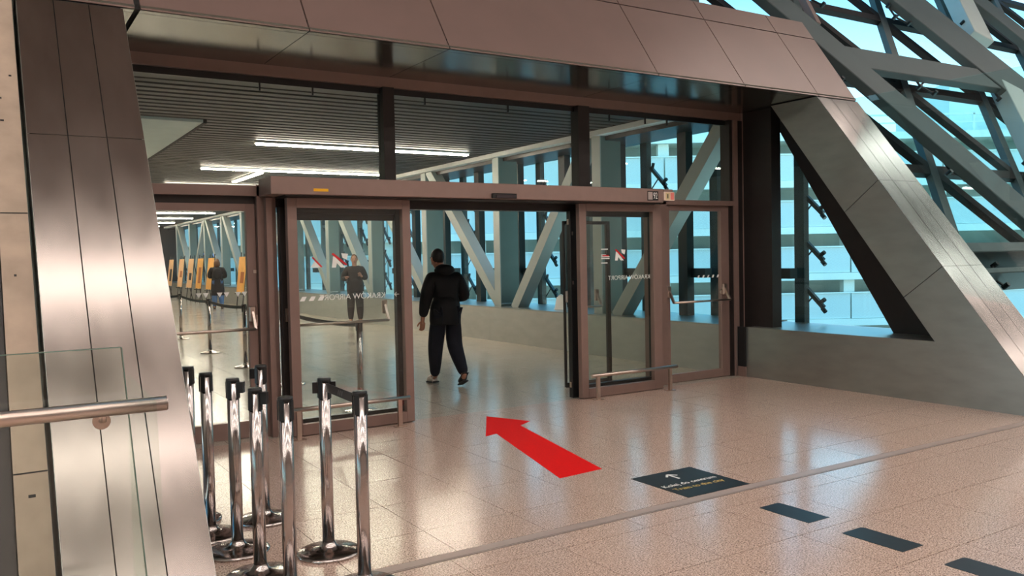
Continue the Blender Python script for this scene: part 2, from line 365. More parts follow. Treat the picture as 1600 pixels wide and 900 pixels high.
for k in range(26):
    yb = 7.68 + 1.58 * k
    link('outer_post', bmb, None, cw, (9.48, yb, 0))
    if 0 < k < 8: link('inner_post', wm, None, cw, (9.2, yb + 0.36, 0))
    for z in (1.3,): link('link_plate', lnk, None, cw, (9.25, yb + 0.33, z))
    if k < 12:
        for z in (1.15, 1.78, 2.40, 3.02): link('bracket', brm, None, cw, (9.52, yb - 0.02 if k else yb + 0.1, z))
part('inner_post', box(9.12, 9.28, 7.95, 8.12, 0.65, 3.5), M_post, cw)
for k in range(13):
    ya = 4.6 if k == 0 else 7.7 + 3.16 * k; yb = 7.69 + 3.16 * (k + 1)
    part('pane', box(9.36, 9.37, ya, yb, 0.64, 3.5), M_glasst, cw)

# ---- corridor ceiling: slats, bulkhead, ends
cc = thing('ceiling.002', 'dark corridor ceiling of narrow metal slats', 'ceiling', (5, 28, 3.6), 'structure')
part('backing', box(-1.2, 8.62, 7.95, 48.6, 3.76, 3.8), M_ceil, cc)
part('front_panel', box(-1.2, 8.5, 9.33, 9.78, 3.6, 3.64), M_slat, cc)
part('front_recess', box(-1.2, 8.62, 7.92, 9.3, 3.72, 3.76), M_dark, cc)
smh = box(0, 5.7, 0, 0.15, 0, 0.07).mesh('slat'); smh.materials.append(M_slat)
smw = box(0, 9.6, 0, 0.15, 0, 0.07).mesh('slat'); smw.materials.append(M_slat)
y = 9.85; k = 0
while y < 48.3:
    if y < 12.2: link('slat', smw, None, cc, (-1.2 + (0.04 if k % 2 else 0), y, 3.6))
    else: link('slat', smh, None, cc, (2.76, y, 3.6))
    y += 0.25; k += 1
part('bulkhead', box(-1.2, 2.7, 12.32, 48.6, 3.56, 3.6), M_bulk, cc, label='pale flat ceiling strip')
part('bulkhead_edge', box(2.7, 2.75, 12.32, 48.6, 3.55, 3.66), M_dark, cc)
solo('wall_corridor_left', box(-1.4, -1.2, 8.0, 48.6, 0, 3.8), M_white, 'white wall along the far side of the corridor', 'wall', 'structure')
we = thing('wall_corridor_end', 'dark wall closing the far end of the corridor', 'wall', (5, 48.7, 0), 'structure')
part('panel', box(-1.2, 9.5, 48.6, 48.8, 0, 3.8), M_framed, we)
for x, z in ((8.15, 1.95), (7.75, 1.95)): part('screen', box(x - 0.15, x + 0.15, 48.56, 48.6, z, z + 0.2), E_blue, we, label='small glowing blue screen')

# ================================================================== GLASS PARTITION
gp = thing('wall_partition', 'brown framed glass partition with tall upper panes', 'partition', (5, 7.85, 0), 'structure')
A, B = 7.80, 7.90
part('top_rail', box(0.3, 8.43, 7.78, 7.92, 3.3, 3.42), M_frame, gp)
part('gasket', box(0.3, 8.2, 7.83, 7.87, 3.24, 3.3), M_black, gp)
part('mullion', box(3.41, 3.53, 7.76, B, 2.2, 3.3), M_framed, gp)
part('mullion', box(5.79, 5.95, 7.76, B, 2.2, 3.3), M_framed, gp)
part('jamb', box(8.2, 8.43, 7.76, 7.92, 0, 3.3), M_framed, gp)
part('jamb', box(8.25, 8.33, 7.74, 7.77, 0, 3.3), M_frame, gp)
part('jamb', box(2.14, 2.31, 7.74, 7.9, 0, 2.3), M_frame, gp)
part('jamb', box(6.86, 7.09, 7.74, 7.9, 0, 2.26), M_frame, gp)
part('transom', box(0.3, 2.31, 7.74, B, 2.2, 2.29), M_frame, gp)
part('transom', box(0.3, 2.31, 7.8, B, 2.12, 2.2), M_framed, gp)  # dark colour here paints the shade under the front transom
part('transom', box(6.7, 8.25, 7.74, B, 2.2, 2.26), M_frame, gp)
part('transom', box(6.9, 8.25, 7.8, B, 2.14, 2.2), M_framed, gp)
part('transom', box(2.31, 6.9, 7.74, B, 2.1, 2.3), M_framed, gp)
for a, b in ((0.3, 3.41), (3.53, 5.79), (5.95, 8.2)): part('pane', box(a, b, 7.845, 7.853, 2.28, 3.25), M_glass, gp)
for x in (2.22, 2.72, 3.9, 4.9, 6.3, 6.85, 7.2): part('gasket_clip', box(x, x + 0.012, 7.83, 7.85, 3.17, 3.25), M_black, gp)

def frame_leaf(root, x0, x1, y0, y1, z0, z1, l, r, t, b, m):
    part('stile', box(x0, x0 + l, y0, y1, z0, z1), m, root, bevel=0.004); part('stile', box(x1 - r, x1, y0, y1, z0, z1), m, root, bevel=0.004)
    part('top_rail', box(x0 + l, x1 - r, y0, y1, z1 - t, z1), m, root); part('bottom_rail', box(x0 + l, x1 - r, y0, y1, z0, z0 + b), m, root)
    ym = (y0 + y1) / 2
    part('pane', box(x0 + l - 0.01, x1 - r + 0.01, ym - 0.004, ym + 0.004, z0 + b - 0.01, z1 - t + 0.01), M_glass, root)
def panic_bar(root, x0, x1, z, y):
    h = MB().cyl((x0, y - 0.11, z), (x1, y - 0.11, z), 0.014, 10)
    bar = part('push_bar', h, M_rail, root, True)
    for x in (x0, x1):
        part('bar_arm', MB().obox((x, y - 0.02, z + 0.15), (x, y - 0.11, z - 0.005), (1, 0, 0), 0.022, 0.03), M_rail, bar)
        part('bar_bracket', box(x - 0.03, x + 0.03, y - 0.035, y, z + 0.06, z + 0.2), M_rail, bar, bevel=0.008)
def glass_strip(root, x0, x1, z, y, n, h, w):
    """row of small white marks on the glass"""
    mb = MB()
    for k in range(n):
        x = x0 + (x1 - x0) * k / max(1, n - 1)
        mb.poly([(x, y, z), (x + w, y, z), (x + w * 1.5, y, z + h), (x + w * 0.6, y, z + h)], (0, -0.001, 0))
    part('glass_mark', mb, M_ink, root)

d1 = thing('door_1', 'hinged glass side door with push bar behind the queue posts', 'door', (1.55, 7.82, 0), 'structure')
frame_leaf(d1, 0.93, 2.135, 7.79, 7.85, 0.005, 2.13, 0.09, 0.085, 0.065, 0.15, M_frame)
panic_bar(d1, 1.0, 2.08, 1.0, 7.79)
part('lock_rose', box(2.085, 2.125, 7.77, 7.79, 1.02, 1.12), M_rail, d1); part('hinge', box(2.1, 2.13, 7.775, 7.79, 1.5, 1.53), M_rail, d1)
mb = MB()
for x in (1.60, 1.66, 1.78, 1.84, 1.94, 2.0): mb.poly([(x, 7.814, 1.335), (x + 0.05, 7.814, 1.335), (x + 0.025, 7.814, 1.29)], (0, -0.001, 0))
part('glass_mark', mb, M_ink, d1)

d4 = thing('door_2', 'hinged glass side door with push bar next to the steel wall', 'door', (7.68, 7.82, 0), 'structure')
frame_leaf(d4, 7.1, 8.24, 7.79, 7.85, 0.005, 2.2, 0.08, 0.18, 0.07, 0.10, M_frame)
panic_bar(d4, 7.14, 8.1, 1.0, 7.79)
part('lock_rose', MB().cyl((8.06, 7.77, 1.1), (8.06, 7.79, 1.1), 0.03, 12), M_rail, d4)
glass_strip(d4, 7.66, 8.0, 1.285, 7.815, 5, 0.035, 0.03)

TX = Matrix.Identity(4)
def back_text(x, y, z):      # lettering that faces the corridor, so it reads mirrored from the hall
    return Matrix.Translation((x, y, z)) @ Matrix.Rotation(math.pi, 4, 'Z') @ Matrix.Rotation(math.pi / 2, 4, 'X')
def logo(root, x, z, y, s):
    mb = MB(); mb.poly([(x, y, z), (x + 0.28 * s, y, z), (x + 0.36 * s, y, z + 0.3 * s), (x + 0.62 * s, y, z), (x + 0.95 * s, y, z), (x + 0.2 * s, y, z + 0.75 * s), (x + 0.1 * s, y, z + 0.75 * s)], (0, -0.001, 0))
    mb.poly([(x + 0.75 * s, y, z + 0.65 * s), (x + 1.05 * s, y, z + 0.5 * s), (x + 1.15 * s, y, z + 0.9 * s), (x + 0.68 * s, y, z + 0.95 * s)], (0, -0.001, 0))
    part('logo_mark', mb, M_ink, root)
    part('logo_slash', MB().poly([(x - 0.02 * s, y - 0.002, z + 0.9 * s), (x + 0.12 * s, y - 0.002, z + 0.98 * s), (x + 1.08 * s, y - 0.002, z + 0.2 * s), (x + 0.98 * s, y - 0.002, z + 0.1 * s)], (0, -0.001, 0)), M_redp, root)
d2 = thing('door_3', 'sliding glass door leaf behind the belt posts, guard rail at its foot', 'sliding door', (2.94, 7.56, 0), 'structure')
frame_leaf(d2, 2.35, 3.565, 7.53, 7.60, 0.01, 2.175, 0.09, 0.085, 0.09, 0.10, M_frame)
logo(d2, 2.765, 1.535, 7.558, 0.14); 
part('logo_slash', MB().poly([(2.575, 7.557, 1.63), (2.585, 7.557, 1.64), (2.675, 7.557, 1.545), (2.66, 7.557, 1.54)], (0, -0.001, 0)), M_redp, d2)
part('logo_mark', MB().poly([(2.56, 7.558, 1.54), (2.66, 7.558, 1.54), (2.6, 7.558, 1.6)], (0, -0.001, 0)), M_ink, d2)
text('glass_lettering', 'KRAKÓW AIRPORT', 0.075, M_ink, d2, back_text(3.30, 7.566, 1.235), sx=1.0)
text('glass_lettering', '→', 0.07, M_ink, d2, back_text(3.45, 7.566, 1.24))
glass_strip(d2, 2.45, 2.62, 1.235, 7.558, 3, 0.04, 0.045)
d3 = thing('door_4', 'sliding glass door leaf next to the door numbered 92', 'sliding door', (6.2, 7.56, 0), 'structure')
frame_leaf(d3, 5.615, 6.815, 7.53, 7.60, 0.01, 2.175, 0.095, 0.13, 0.08, 0.10, M_frame)
logo(d3, 6.13, 1.535, 7.558, 0.135)
text('glass_lettering', 'KRAKÓW AIRPORT', 0.07, M_ink, d3, back_text(6.66, 7.566, 1.315), sx=1.02)
mb = MB()
for z, w in ((1.66, 0.1), (1.595, 0.07), (1.575, 0.12), (1.555, 0.12), (1.505, 0.09)): mb.box(5.93, 5.93 + w, 7.557, 7.558, z, z + 0.012)
part('notice_lines', mb, M_ink, d3); part('notice_lines', box(5.95, 6.04, 7.556, 7.557, 1.585, 1.6), M_redp, d3)
# fixed screens the leaves slide past
s1 = thing('window_1', 'fixed glass screen just behind the sliding leaf by the belt posts', 'glass screen', (2.95, 7.7, 0), 'structure')
frame_leaf(s1, 2.315, 3.60, 7.66, 7.73, 0.005, 2.1, 0.09, 0.14, 0.06, 0.13, M_framed)
part('top_bar', box(2.41, 3.46, 7.68, 7.71, 1.98, 2.06), M_framed, s1)
panic_bar(s1, 2.42, 3.48, 0.99, 8.03)
lk = part('lock_case', box(2.345, 2.385, 7.64, 7.66, 1.05, 1.17), M_rail, s1); part('lock_lever', box(2.36, 2.42, 7.62, 7.64, 1.115, 1.13), M_rail, lk)
s2 = thing('window_2', 'fixed glass screen with a black edge behind the sliding leaf near number 92', 'glass screen', (6.2, 7.7, 0), 'structure')
frame_leaf(s2, 5.58, 6.86, 7.66, 7.73, 0.005, 2.1, 0.11, 0.09, 0.06, 0.13, M_black)
for z in (0.12, 1.95): part('end_fitting', box(5.572, 5.58, 7.68, 7.71, z, z + 0.06), M_rail, s2)
for z in (1.28, 1.83): part('end_fitting', box(5.60, 5.615, 7.655, 7.66, z, z + 0.04), M_rail, s2)
s3 = thing('window_3', 'slim inner glass leaf standing behind the screen near number 92', 'glass screen', (6.1, 8.1, 0), 'structure')
frame_leaf(s3, 5.95, 6.66, 8.30, 8.34, 0.005, 2.02, 0.02, 0.06, 0.04, 0.06, M_framed)
panic_bar(s3, 5.98, 6.42, 0.98, 8.30)

op = thing('door_operator', 'long brown header box over the sliding glass doors', 'door header', (4.5, 7.5, 2.19))
part('cover', box(2.16, 6.70, 7.36, 7.74, 2.19, 2.348), M_frame, op, bevel=0.005)
part('end_cover', box(6.705, 6.845, 7.36, 7.74, 2.215, 2.345), M_frame, op, bevel=0.004)
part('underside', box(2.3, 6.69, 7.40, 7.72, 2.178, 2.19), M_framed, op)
part('end_upright', box(2.2, 2.25, 7.66, 7.735, 0.0, 2.18), M_frame, op, label='slim upright at the end of the header')
sn = part('motion_sensor', box(4.386, 4.67, 7.315, 7.36, 2.195, 2.245), M_black, op, bevel=0.006)
part('sensor_lens', box(4.42, 4.63, 7.308, 7.315, 2.2, 2.23), mat('dark_lens', (60, 52, 56), 0.1), sn)
part('yellow_sticker', box(2.543, 2.68, 7.358, 7.36, 2.222, 2.248), M_yellow, op, bevel=0.0)
np_ = part('number_plate', box(6.455, 6.615, 7.355, 7.36, 2.212, 2.318), M_black, op)
part('plain_patch', box(6.462, 6.527, 7.3535, 7.355, 2.222, 2.308), mat('plate_patch', (176, 160, 152), 0.6), np_)
text('number', '92', 0.105, M_ink, np_, Matrix.Translation((6.538, 7.3545, 2.232)) @ Matrix.Rotation(math.pi / 2, 4, 'X'), sx=0.62)
lb = part('label_plate', box(6.70, 6.86, 7.352, 7.36, 2.215, 2.315), M_pink, op)
part('label_print', box(6.80, 6.852, 7.3505, 7.352, 2.225, 2.305), mat('salmon_print', (226, 120, 110), 0.5), lb)
part('label_print', box(6.725, 6.79, 7.3505, 7.352, 2.225, 2.305), mat('sand_print', (206, 186, 140), 0.5), lb)
part('label_print', box(6.75, 6.765, 7.3495, 7.3505, 2.24, 2.29), M_sign, lb)

def guard(x0, x1, posts, label):
    g = thing('guard_rail', label, 'guard rail', ((x0 + x1) / 2, 7.4, 0))
    part('rail', MB().cyl((x0, 7.4, 0.272), (x1, 7.4, 0.272), 0.02, 12), M_rail, g, True)
    for x in posts:
        p = part('post', box(x - 0.02, x + 0.02, 7.385, 7.415, 0.004, 0.262), M_rail, g); part('foot_plate', box(x - 0.055, x + 0.055, 7.36, 7.44, 0, 0.006), M_rail, p)
guard(2.25, 3.45, (2.36, 3.345), 'low steel guard rail before the sliding leaf by the belt posts')
guard(5.65, 6.91, (5.736, 6.80), 'low steel guard rail before the sliding leaf near number 92')

# ================================================================== LEANING GLAZED FACADE
u = Vector((1, 0, 0)); s_ = 0.72
v = Vector((0, s_, 1)).normalized(); nrm = Vector((0, -1, s_)).normalized()
def FP(x, z, o): return Vector((x, 6.49 + o + s_ * (z - 3.4), z))
fc = thing('wall_facade', 'leaning facade of triangular glass panes in dark bars beside the steel column', 'facade', (13, 5.5, 0), 'structure')
def node(i, j): return (10.9 + 2.13 * i + 0.9 * j, 2.63 + 1.36 * j)
def ok(x, z): return x > 9.12 + (0.0 if z < 4.6 else 0) or (z > 4.56 and x > 6.6)
def clip(p, q):
    """keep the stretch of a bar that lies right of the column or above the fascia"""
    if ok(*p) and ok(*q): return p, q
    if not ok(*p) and not ok(*q): return None
    if not ok(*p): p, q = q, p
    a, b = 0.0, 1.0
    for _ in range(20):
        m = (a + b) / 2; r = (p[0] + (q[0] - p[0]) * m, p[1] + (q[1] - p[1]) * m)
        if ok(*r): a = m
        else: b = m
    r = (p[0] + (q[0] - p[0]) * a, p[1] + (q[1] - p[1]) * a)
    return (p, r) if abs(r[0] - p[0]) + abs(r[1] - p[1]) > 0.25 else None
def bar(name, p, q, w, d, m, o):
    c = clip(p, q)
    if c:
        zmin = -0.1
        part(name, MB().obox(FP(*c[0], o), FP(*c[1], o), nrm.cross(FP(*c[1], o) - FP(*c[0], o)), w, d), m, fc)
for j in range(-1, 4):
    for i in range(-5, 9):
        n0 = node(i, j); n1 = node(i + 1, j); n2 = node(i, j + 1); n3 = node(i + 1, j + 1)
        bar('cross_bar', n0, n1, 0.15, 0.09, M_bar, 0.76)
        if j < 3:
            bar('post_bar', n0, n2, 0.15, 0.10, M_beam, 0.76)
            bar('slanted_bar', n1, n2, 0.16, 0.09, M_bar, 0.76)
            for tri in ((n0, n1, n2), (n1, n3, n2)):
                cx = sum(p[0] for p in tri) / 3; cz = sum(p[1] for p in tri) / 3
                if cx > 9.3 or (cz > 4.7 and cx > 6.8):
                    part('pane', MB().poly([FP(p[0], p[1], 0.84) for p in tri], -nrm * 0.01), M_glasst, fc)
        if ok(*n0) and n0[1] > 0.5 and j < 3:
            c = FP(*n0, 0.5); mb = MB()
            for k in range(4):
                a = k * math.pi / 2 + 0.5; mb.cyl(c, c + (u * math.cos(a) + v * math.sin(a)) * 0.22 + nrm * 0.05, 0.016, 6); mb.cyl(c + (u * math.cos(a) + v * math.sin(a)) * 0.22 + nrm * 0.02, c + (u * math.cos(a) + v * math.sin(a)) * 0.22 + nrm * 0.1, 0.03, 8)
            part('spider_fitting', mb, M_black, fc)
def beam(p, q, w, d, o, m=None, name='beam'):
    a = FP(*p, o); b = FP(*q, o)
    part(name, MB().obox(a, b, nrm.cross(b - a), w, d), m or M_beam, fc, bevel=0.01)
L = lambda z, x0, z0, sl=-0.75: (x0 + sl * (z - z0), z)
beam(L(7.2, 10.7, 3.3), L(0.1, 10.7, 3.3), 0.54, 0.14, 0.38)
beam(L(7.6, 13.75, 5.0, -0.85), L(0.4, 13.75, 5.0, -0.85), 1.05, 0.14, 0.38)
beam(L(7.6, 16.6, 5.3, -0.8), L(1.5, 16.6, 5.3, -0.8), 0.6, 0.14, 0.38)
beam((10.1, 4.23), (14.2, 4.26), 0.42, 0.12, 0.40)
beam((14.25, 4.15), (12.0, 0.4), 0.45, 0.26, 0.44, M_fin)
beam((14.75, 5.15), (16.2, 7.5), 0.45, 0.26, 0.44, M_fin)
beam((9.2, 1.46), (17, 1.44), 0.14, 0.5, 0.5, M_beam); beam((9.2, 1.22), (17, 1.21), 0.08, 0.4, 0.5, M_beam)
beam((9.2, 0.08), (30, 0.08), 0.16, 0.7, 0.5, M_bar, 'base_beam')
part('bracket_post', MB().obox(FP(10.0, 4.74, 0.36), FP(10.35, 5.9, 0.36), u, 0.08, 0.1), M_fascia, fc)
part('bracket_post', MB().obox(FP(9.8, 4.8, 0.6), FP(10.15, 5.9, 0.6), u, 0.24, 0.1), M_fin, fc)
part('bracket_post', MB().obox(FP(12.75, 5.62, 0.36), FP(13.0, 6.4, 0.36), u, 0.1, 0.1), M_fascia, fc)
part('return_cheek', MB().incl(9.03, 9.06, 0, 4.53, 0.2, 0.8, 0.74), M_framed, fc)

# ================================================================== CORRIDOR LAMPS, HALL LAMPS
for k in range(9):
    y = 14.2 + 4.12 * k
    t = thing('ceiling_light', 'long warm strip lamp set across the slat ceiling of the corridor', 'strip lamp', (5.95, y, 3.6), None, 'strip lamps across the corridor ceiling')
    part('diffuser', box(3.95, 7.95, y - 0.04, y + 0.04, 3.548, 3.575), E_corr, t)
    part('housing', box(3.93, 7.97, y - 0.07, y + 0.07, 3.575, 3.63), M_white, t)
t = thing('ceiling_light', 'short strip lamp running lengthwise between two cross lamps', 'strip lamp', (5.3, 19.9, 3.6))
part('diffuser', box(5.26, 5.34, 18.75, 21.1, 3.548, 3.575), E_corr, t); part('housing', box(5.24, 5.36, 18.72, 21.13, 3.575, 3.63), M_white, t)
for y in (5.6, 2.7, 0.1, -2.5, -5.1):
    for x in (-11, -5.2, 0.6, 6.4, 12.2, 18, 23.8, 29.6):
        if y > 5 and x < 10: continue  # front row added only past the column, to brighten its narrow face
        t = thing('hall_light', 'long strip lamp under the hall ceiling', 'strip lamp', (x, y, 8.0), None, 'strip lamps under the hall ceiling')
        part('diffuser', box(x - 2.5, x + 2.5, y - 0.09, y + 0.09, 7.93, 7.96), E_hall, t)
        part('housing', box(x - 2.52, x + 2.52, y - 0.11, y + 0.11, 7.96, 8.05), M_white, t)

# ================================================================== OUTSIDE
solo('ground', box(-60, 140, 10, 140, -6.4, -6.0), M_ground, 'paved ground below the bridge outside the windows', 'ground', 'structure')
bd = thing('car_park_building', 'pale multi-storey car park with mesh screens seen through the windows', 'building', (29.2, 46.6, -6))
fh = Vector((0.5306, 0.8468, 0)).normalized(); rh = Vector((fh.y, -fh.x, 0)); P0 = fh * 55
def bl(t, d, z): return P0 + rh * t + fh * d + Vector((0, 0, z))
def bbox(name, t0, t1, d0, d1, z0, z1, m):
    mb = MB(); mb.add([bl(t0, d0, z0), bl(t1, d0, z0), bl(t1, d1, z0), bl(t0, d1, z0), bl(t0, d0, z1), bl(t1, d0, z1), bl(t1, d1, z1), bl(t0, d1, z1)], MB.HEX)
    return part(name, mb, m, bd)
T0, T1 = -26.0, 46.0
bbox('back_wall', T0, T1, 2.4, 2.8, -6, 8.9, M_inner)
pm = {}
for k, z in enumerate((-5.85, -2.85, 0.15, 3.15, 6.15, 9.15)):
    bbox('slab', T0 - 0.3, T1 + 0.3, -0.25, 2.4, z - 0.45, z, M_bldg)
    if k < 5:
        n = 12
        for i in range(n):
            a = T0 + i * 6.0
            bbox('mesh_panel', a + 0.05, a + 5.95, -0.1, 0.0, z + 0.02, z + 1.65, M_mesh)
        for i in range(n + 1): bbox('column', T0 + i * 6 - 0.35, T0 + i * 6 + 0.35, 0.2, 0.9, z, z + 2.55, M_bldg)
        bbox('handrail', T0, T1, -0.2, -0.12, z + 1.66, z + 1.74, M_bldg)
for i in range(19): bbox('roof_post', T0 + i * 4, T0 + i * 4 + 0.12, 0, 0.12, 9.15, 10.3, M_bldg)
bbox('roof_rail', T0, T1, 0, 0.1, 10.2, 10.3, M_bldg); bbox('roof_rail', T0, T1, 0, 0.1, 9.7, 9.78, M_bldg)
bbox('stair_tower', 8, 15, 2, 9, 9.15, 12.6, M_bldg); bbox('stair_tower', 30, 46, 3, 11, 9.15, 12.9, M_bldg)

# ================================================================== QUEUE POSTS
def stanchion(name, loc, label, cat='queue post', rot=0.0, clip=None, belt_to=None, group=None):
    x, y = loc
    t = thing(name, label, cat, (x, y, 0), None, group)
    part('base', MB().lathe([(0.172, 0), (0.174, 0.006), (0.172, 0.014), (0.16, 0.02), (0.10, 0.031), (0.055, 0.04), (0.042, 0.052), (0.0335, 0.07)], (x, y, 0), 40), M_chrome, t, True)
    part('post', MB().cyl((x, y, 0.05), (x, y, 0.952), 0.0325, 24), M_chrome, t, True)
    cp = part('cap', MB().lathe([(0.0345, 0.945), (0.036, 0.95), (0.036, 0.962), (0.03, 0.967)], (x, y, 0), 24), M_black, t, True)
    for k in range(4):
        a = rot + k * math.pi / 2; c = Vector((x + 0.031 * math.cos(a), y + 0.031 * math.sin(a), 0))
        part('belt_slot', MB().obox(c + Vector((0, 0, 0.855)), c + Vector((0, 0, 0.95)), (-math.sin(a), math.cos(a), 0), 0.024, 0.012), M_black, t)
    for a in (clip or []):
        c = Vector((x + 0.047 * math.cos(a), y + 0.047 * math.sin(a), 0))
        part('belt_clip', MB().obox(c + Vector((0, 0, 0.885)), c + Vector((0, 0, 0.945)), (-math.sin(a), math.cos(a), 0), 0.04, 0.03), M_black, t)
    if belt_to:
        a = Vector((x, y, 0)); b = Vector((belt_to[0], belt_to[1], 0)); d = (b - a).normalized(); a = a + d * 0.035; b = b - d * 0.035
        mb = MB(); N = 8; sag = belt_to[2]; pts = []
        side = Vector((-d.y, d.x, 0)) * 0.0015
        for k in range(N + 1):
            q = k / N; c = a + (b - a) * q; zc = 0.918 - sag * 4 * q * (1 - q)
            pts += [c + side + Vector((0, 0, zc - 0.024)), c - side + Vector((0, 0, zc - 0.024)), c - side + Vector((0, 0, zc + 0.024)), c + side + Vector((0, 0, zc + 0.024))]
        fs = []
        for k in range(N):
            for e in range(4): fs.append((4 * k + e, 4 * k + (e + 1) % 4, 4 * k + 4 + (e + 1) % 4, 4 * k + 4 + e))
        fs += [(0, 1, 2, 3), tuple(4 * N + e for e in (3, 2, 1, 0))]
        bt = part('belt', mb.add(pts, fs), belt_to[3] if len(belt_to) > 3 else M_black, t)
        if len(belt_to) > 4:
            mk = MB()
            for k in range(3):
                q = 0.42 + 0.06 * k; c = a + (b - a) * q + Vector((0, 0, 0.918)); mk.obox(c + side * 1.6 * belt_to[4] + Vector((0, 0, -0.012)), c + side * 1.6 * belt_to[4] + d * 0.012 + Vector((0, 0, 0.012)), d, 0.008, 0.001)
            part('belt_print', mk, mat('grey_print', (120, 116, 118), 0.6), bt)
    return t
stanchion('queue_post', (1.06, 5.485), 'chrome queue post half hidden by the grooved steel column, nearest the side door', rot=0.3)
stanchion('queue_post', (1.085, 5.11), 'chrome queue post touching the grooved steel column, in front of the hindmost post', rot=0.9)
stanchion('queue_post', (1.15, 4.75), 'chrome queue post with black belt clip on its side, third out from the side door', rot=0.75, clip=[-0.55])
stanchion('queue_post', (1.44, 5.24), 'chrome queue post before the side door jamb, belt clip towards the column', rot=0.4, clip=[2.6])
stanchion('queue_post', (1.15, 4.30), 'chrome queue post with belt clip, between the post with a belt and the steel column', rot=0.55, clip=[-0.6])
stanchion('queue_post', (1.19, 3.93), 'chrome queue post with plain slots and no belt, farthest from the doors in its line', rot=0.75)
stanchion('queue_post', (1.558, 4.43), 'chrome queue post whose black belt is pulled out to the next post', rot=0.6, clip=[-0.4, 2.75], belt_to=(1.535, 3.87, 0.0, M_black, -1))
stanchion('queue_post', (1.535, 3.86), 'chrome queue post that catches the end of the black belt', rot=0.75)
M_belt = mat('dark_teal_belt', (26, 44, 46), 0.7)
cps = [(3.36, 8.42), (3.37, 10.8), (3.38, 13.1), (3.41, 15.6), (3.55, 18.9)]
cl = ['queue post inside the corridor just behind the fixed glass screen', 'queue post in the corridor hidden behind the jamb between the glass doors', 'queue post in the corridor seen beside the stile of the hinged side door',
      'queue post in the middle of the belt line along the corridor', 'queue post at the far end of the belt line in the corridor']
for k, (x, y) in enumerate(cps):
    nx = cps[k + 1] if k < 4 else (2.2, 19.6)
    stanchion('queue_post', (x, y), cl[k], rot=0.3, belt_to=(nx[0], nx[1], 0.03, M_belt))

# ================================================================== BALUSTRADE
bal = thing('glass_balustrade', 'glass balustrade with round steel handrail before the grooved column', 'balustrade', (-0.4, 3.28, 0))
part('pane', MB().poly([(-1.6, 3.33, 0.0), (0.505, 3.33, 0.0), (0.418, 3.33, 1.302), (-1.6, 3.33, 1.302)], (0, 0.016, 0)), M_glassb, bal)
part('pane_edge', MB().poly([(0.505, 3.329, 0.0), (0.5085, 3.329, 0.0), (0.4215, 3.329, 1.302), (0.418, 3.329, 1.302)], (0, 0.018, 0)), M_gedge, bal)
part('pane_edge', MB().box(-1.6, 0.418, 3.329, 3.347, 1.302, 1.305), M_gedge, bal)
hr = part('handrail', MB().cyl((-1.6, 3.24, 1.1), (0.548, 3.24, 1.1), 0.0265, 24), M_rail, bal, True)
part('end_cap', MB().cyl((0.548, 3.24, 1.1), (0.552, 3.24, 1.1), 0.025, 24), M_steel, hr)
for x in (0.345, -0.75):
    br = part('bracket', MB().cyl((x, 3.33, 1.045), (x, 3.25, 1.06), 0.009, 10).cyl((x, 3.25, 1.055), (x, 3.24, 1.085), 0.009, 10), M_rail, bal, True)
    part('bracket_rose', MB().cyl((x, 3.33, 1.045), (x, 3.322, 1.045), 0.03, 20), M_rail, br, True)
part('return_pane', MB().poly([(0.43, 3.30, 0.0), (0.43, 3.30, 1.205), (0.50, 3.20, 1.115), (0.52, 3.20, 0.0)], (0.01, 0, 0)), M_glassb, bal)

# ================================================================== FLOOR MARKINGS
fs_ = thing('floor_sign', 'square black floor sticker with white arrow pointing to the train', 'floor sign', (4.16, 4.345, 0))
part('sheet', box(3.872, 4.446, 4.055, 4.64, 0.0, 0.0015), M_sign, fs_)
text('sign_text', 'Kolej do centrum', 0.072, M_ink, fs_, Matrix.Translation((3.90, 4.31, 0.0018)), 0.0003, sx=0.96)
text('sign_text', 'Train to the city', 0.072, M_inky, fs_, Matrix.Translation((3.92, 4.215, 0.0018)), 0.0003, sx=0.96)
a0 = Vector((4.155, 4.50, 0.0016)); mb = MB()
mb.obox((4.155, 4.44, 0.0018), (4.155, 4.56, 0.0018), (1, 0, 0), 0.018, 0.0006); mb.obox((4.155, 4.568, 0.0018), (4.105, 4.515, 0.0018), (1, 1, 0), 0.018, 0.0006); mb.obox((4.155, 4.568, 0.0018), (4.205, 4.515, 0.0018), (1, 1, 0), 0.018, 0.0006)
part('sign_arrow', mb, M_ink, fs_)
for k, (y, lab) in enumerate(((3.26, 'black floor dash next to the square floor sticker'), (2.66, 'black floor dash, second out from the square floor sticker'), (2.06, 'black floor dash, third out from the square floor sticker'))):
    solo('floor_dash', MB().poly([(4.067, y, 0), (4.255, y, 0), (4.255, y + 0.365, 0), (4.245, y + 0.378, 0), (4.077, y + 0.378, 0), (4.067, y + 0.365, 0)], (0, 0, 0.0015)), M_sign, lab, 'floor marking', None, group='black dashes on the floor')
solo('floor_arrow', MB().poly([(4.264, 7.34, 0), (3.772, 6.513, 0), (3.912, 6.56, 0), (3.477, 4.951, 0), (3.886, 4.985, 0), (4.286, 6.74, 0), (4.473, 6.86, 0)], (0, 0, 0.0015)), M_red, 'large red arrow on the floor pointing to the open doors', 'floor marking')

sb_ = thing('sill_board', 'small white board standing on the corridor sill beside the black door edge', 'board', (8.75, 12.35, 0.65))
part('board', MB().poly([(8.7, 12.1, 0.65), (8.7, 12.46, 0.65), (8.72, 12.42, 0.86), (8.72, 12.3, 0.92), (8.72, 12.18, 0.88)], (0.03, 0, 0)), M_white, sb_)
part('foot', box(8.66, 8.8, 12.14, 12.42, 0.65, 0.66), M_white, sb_)

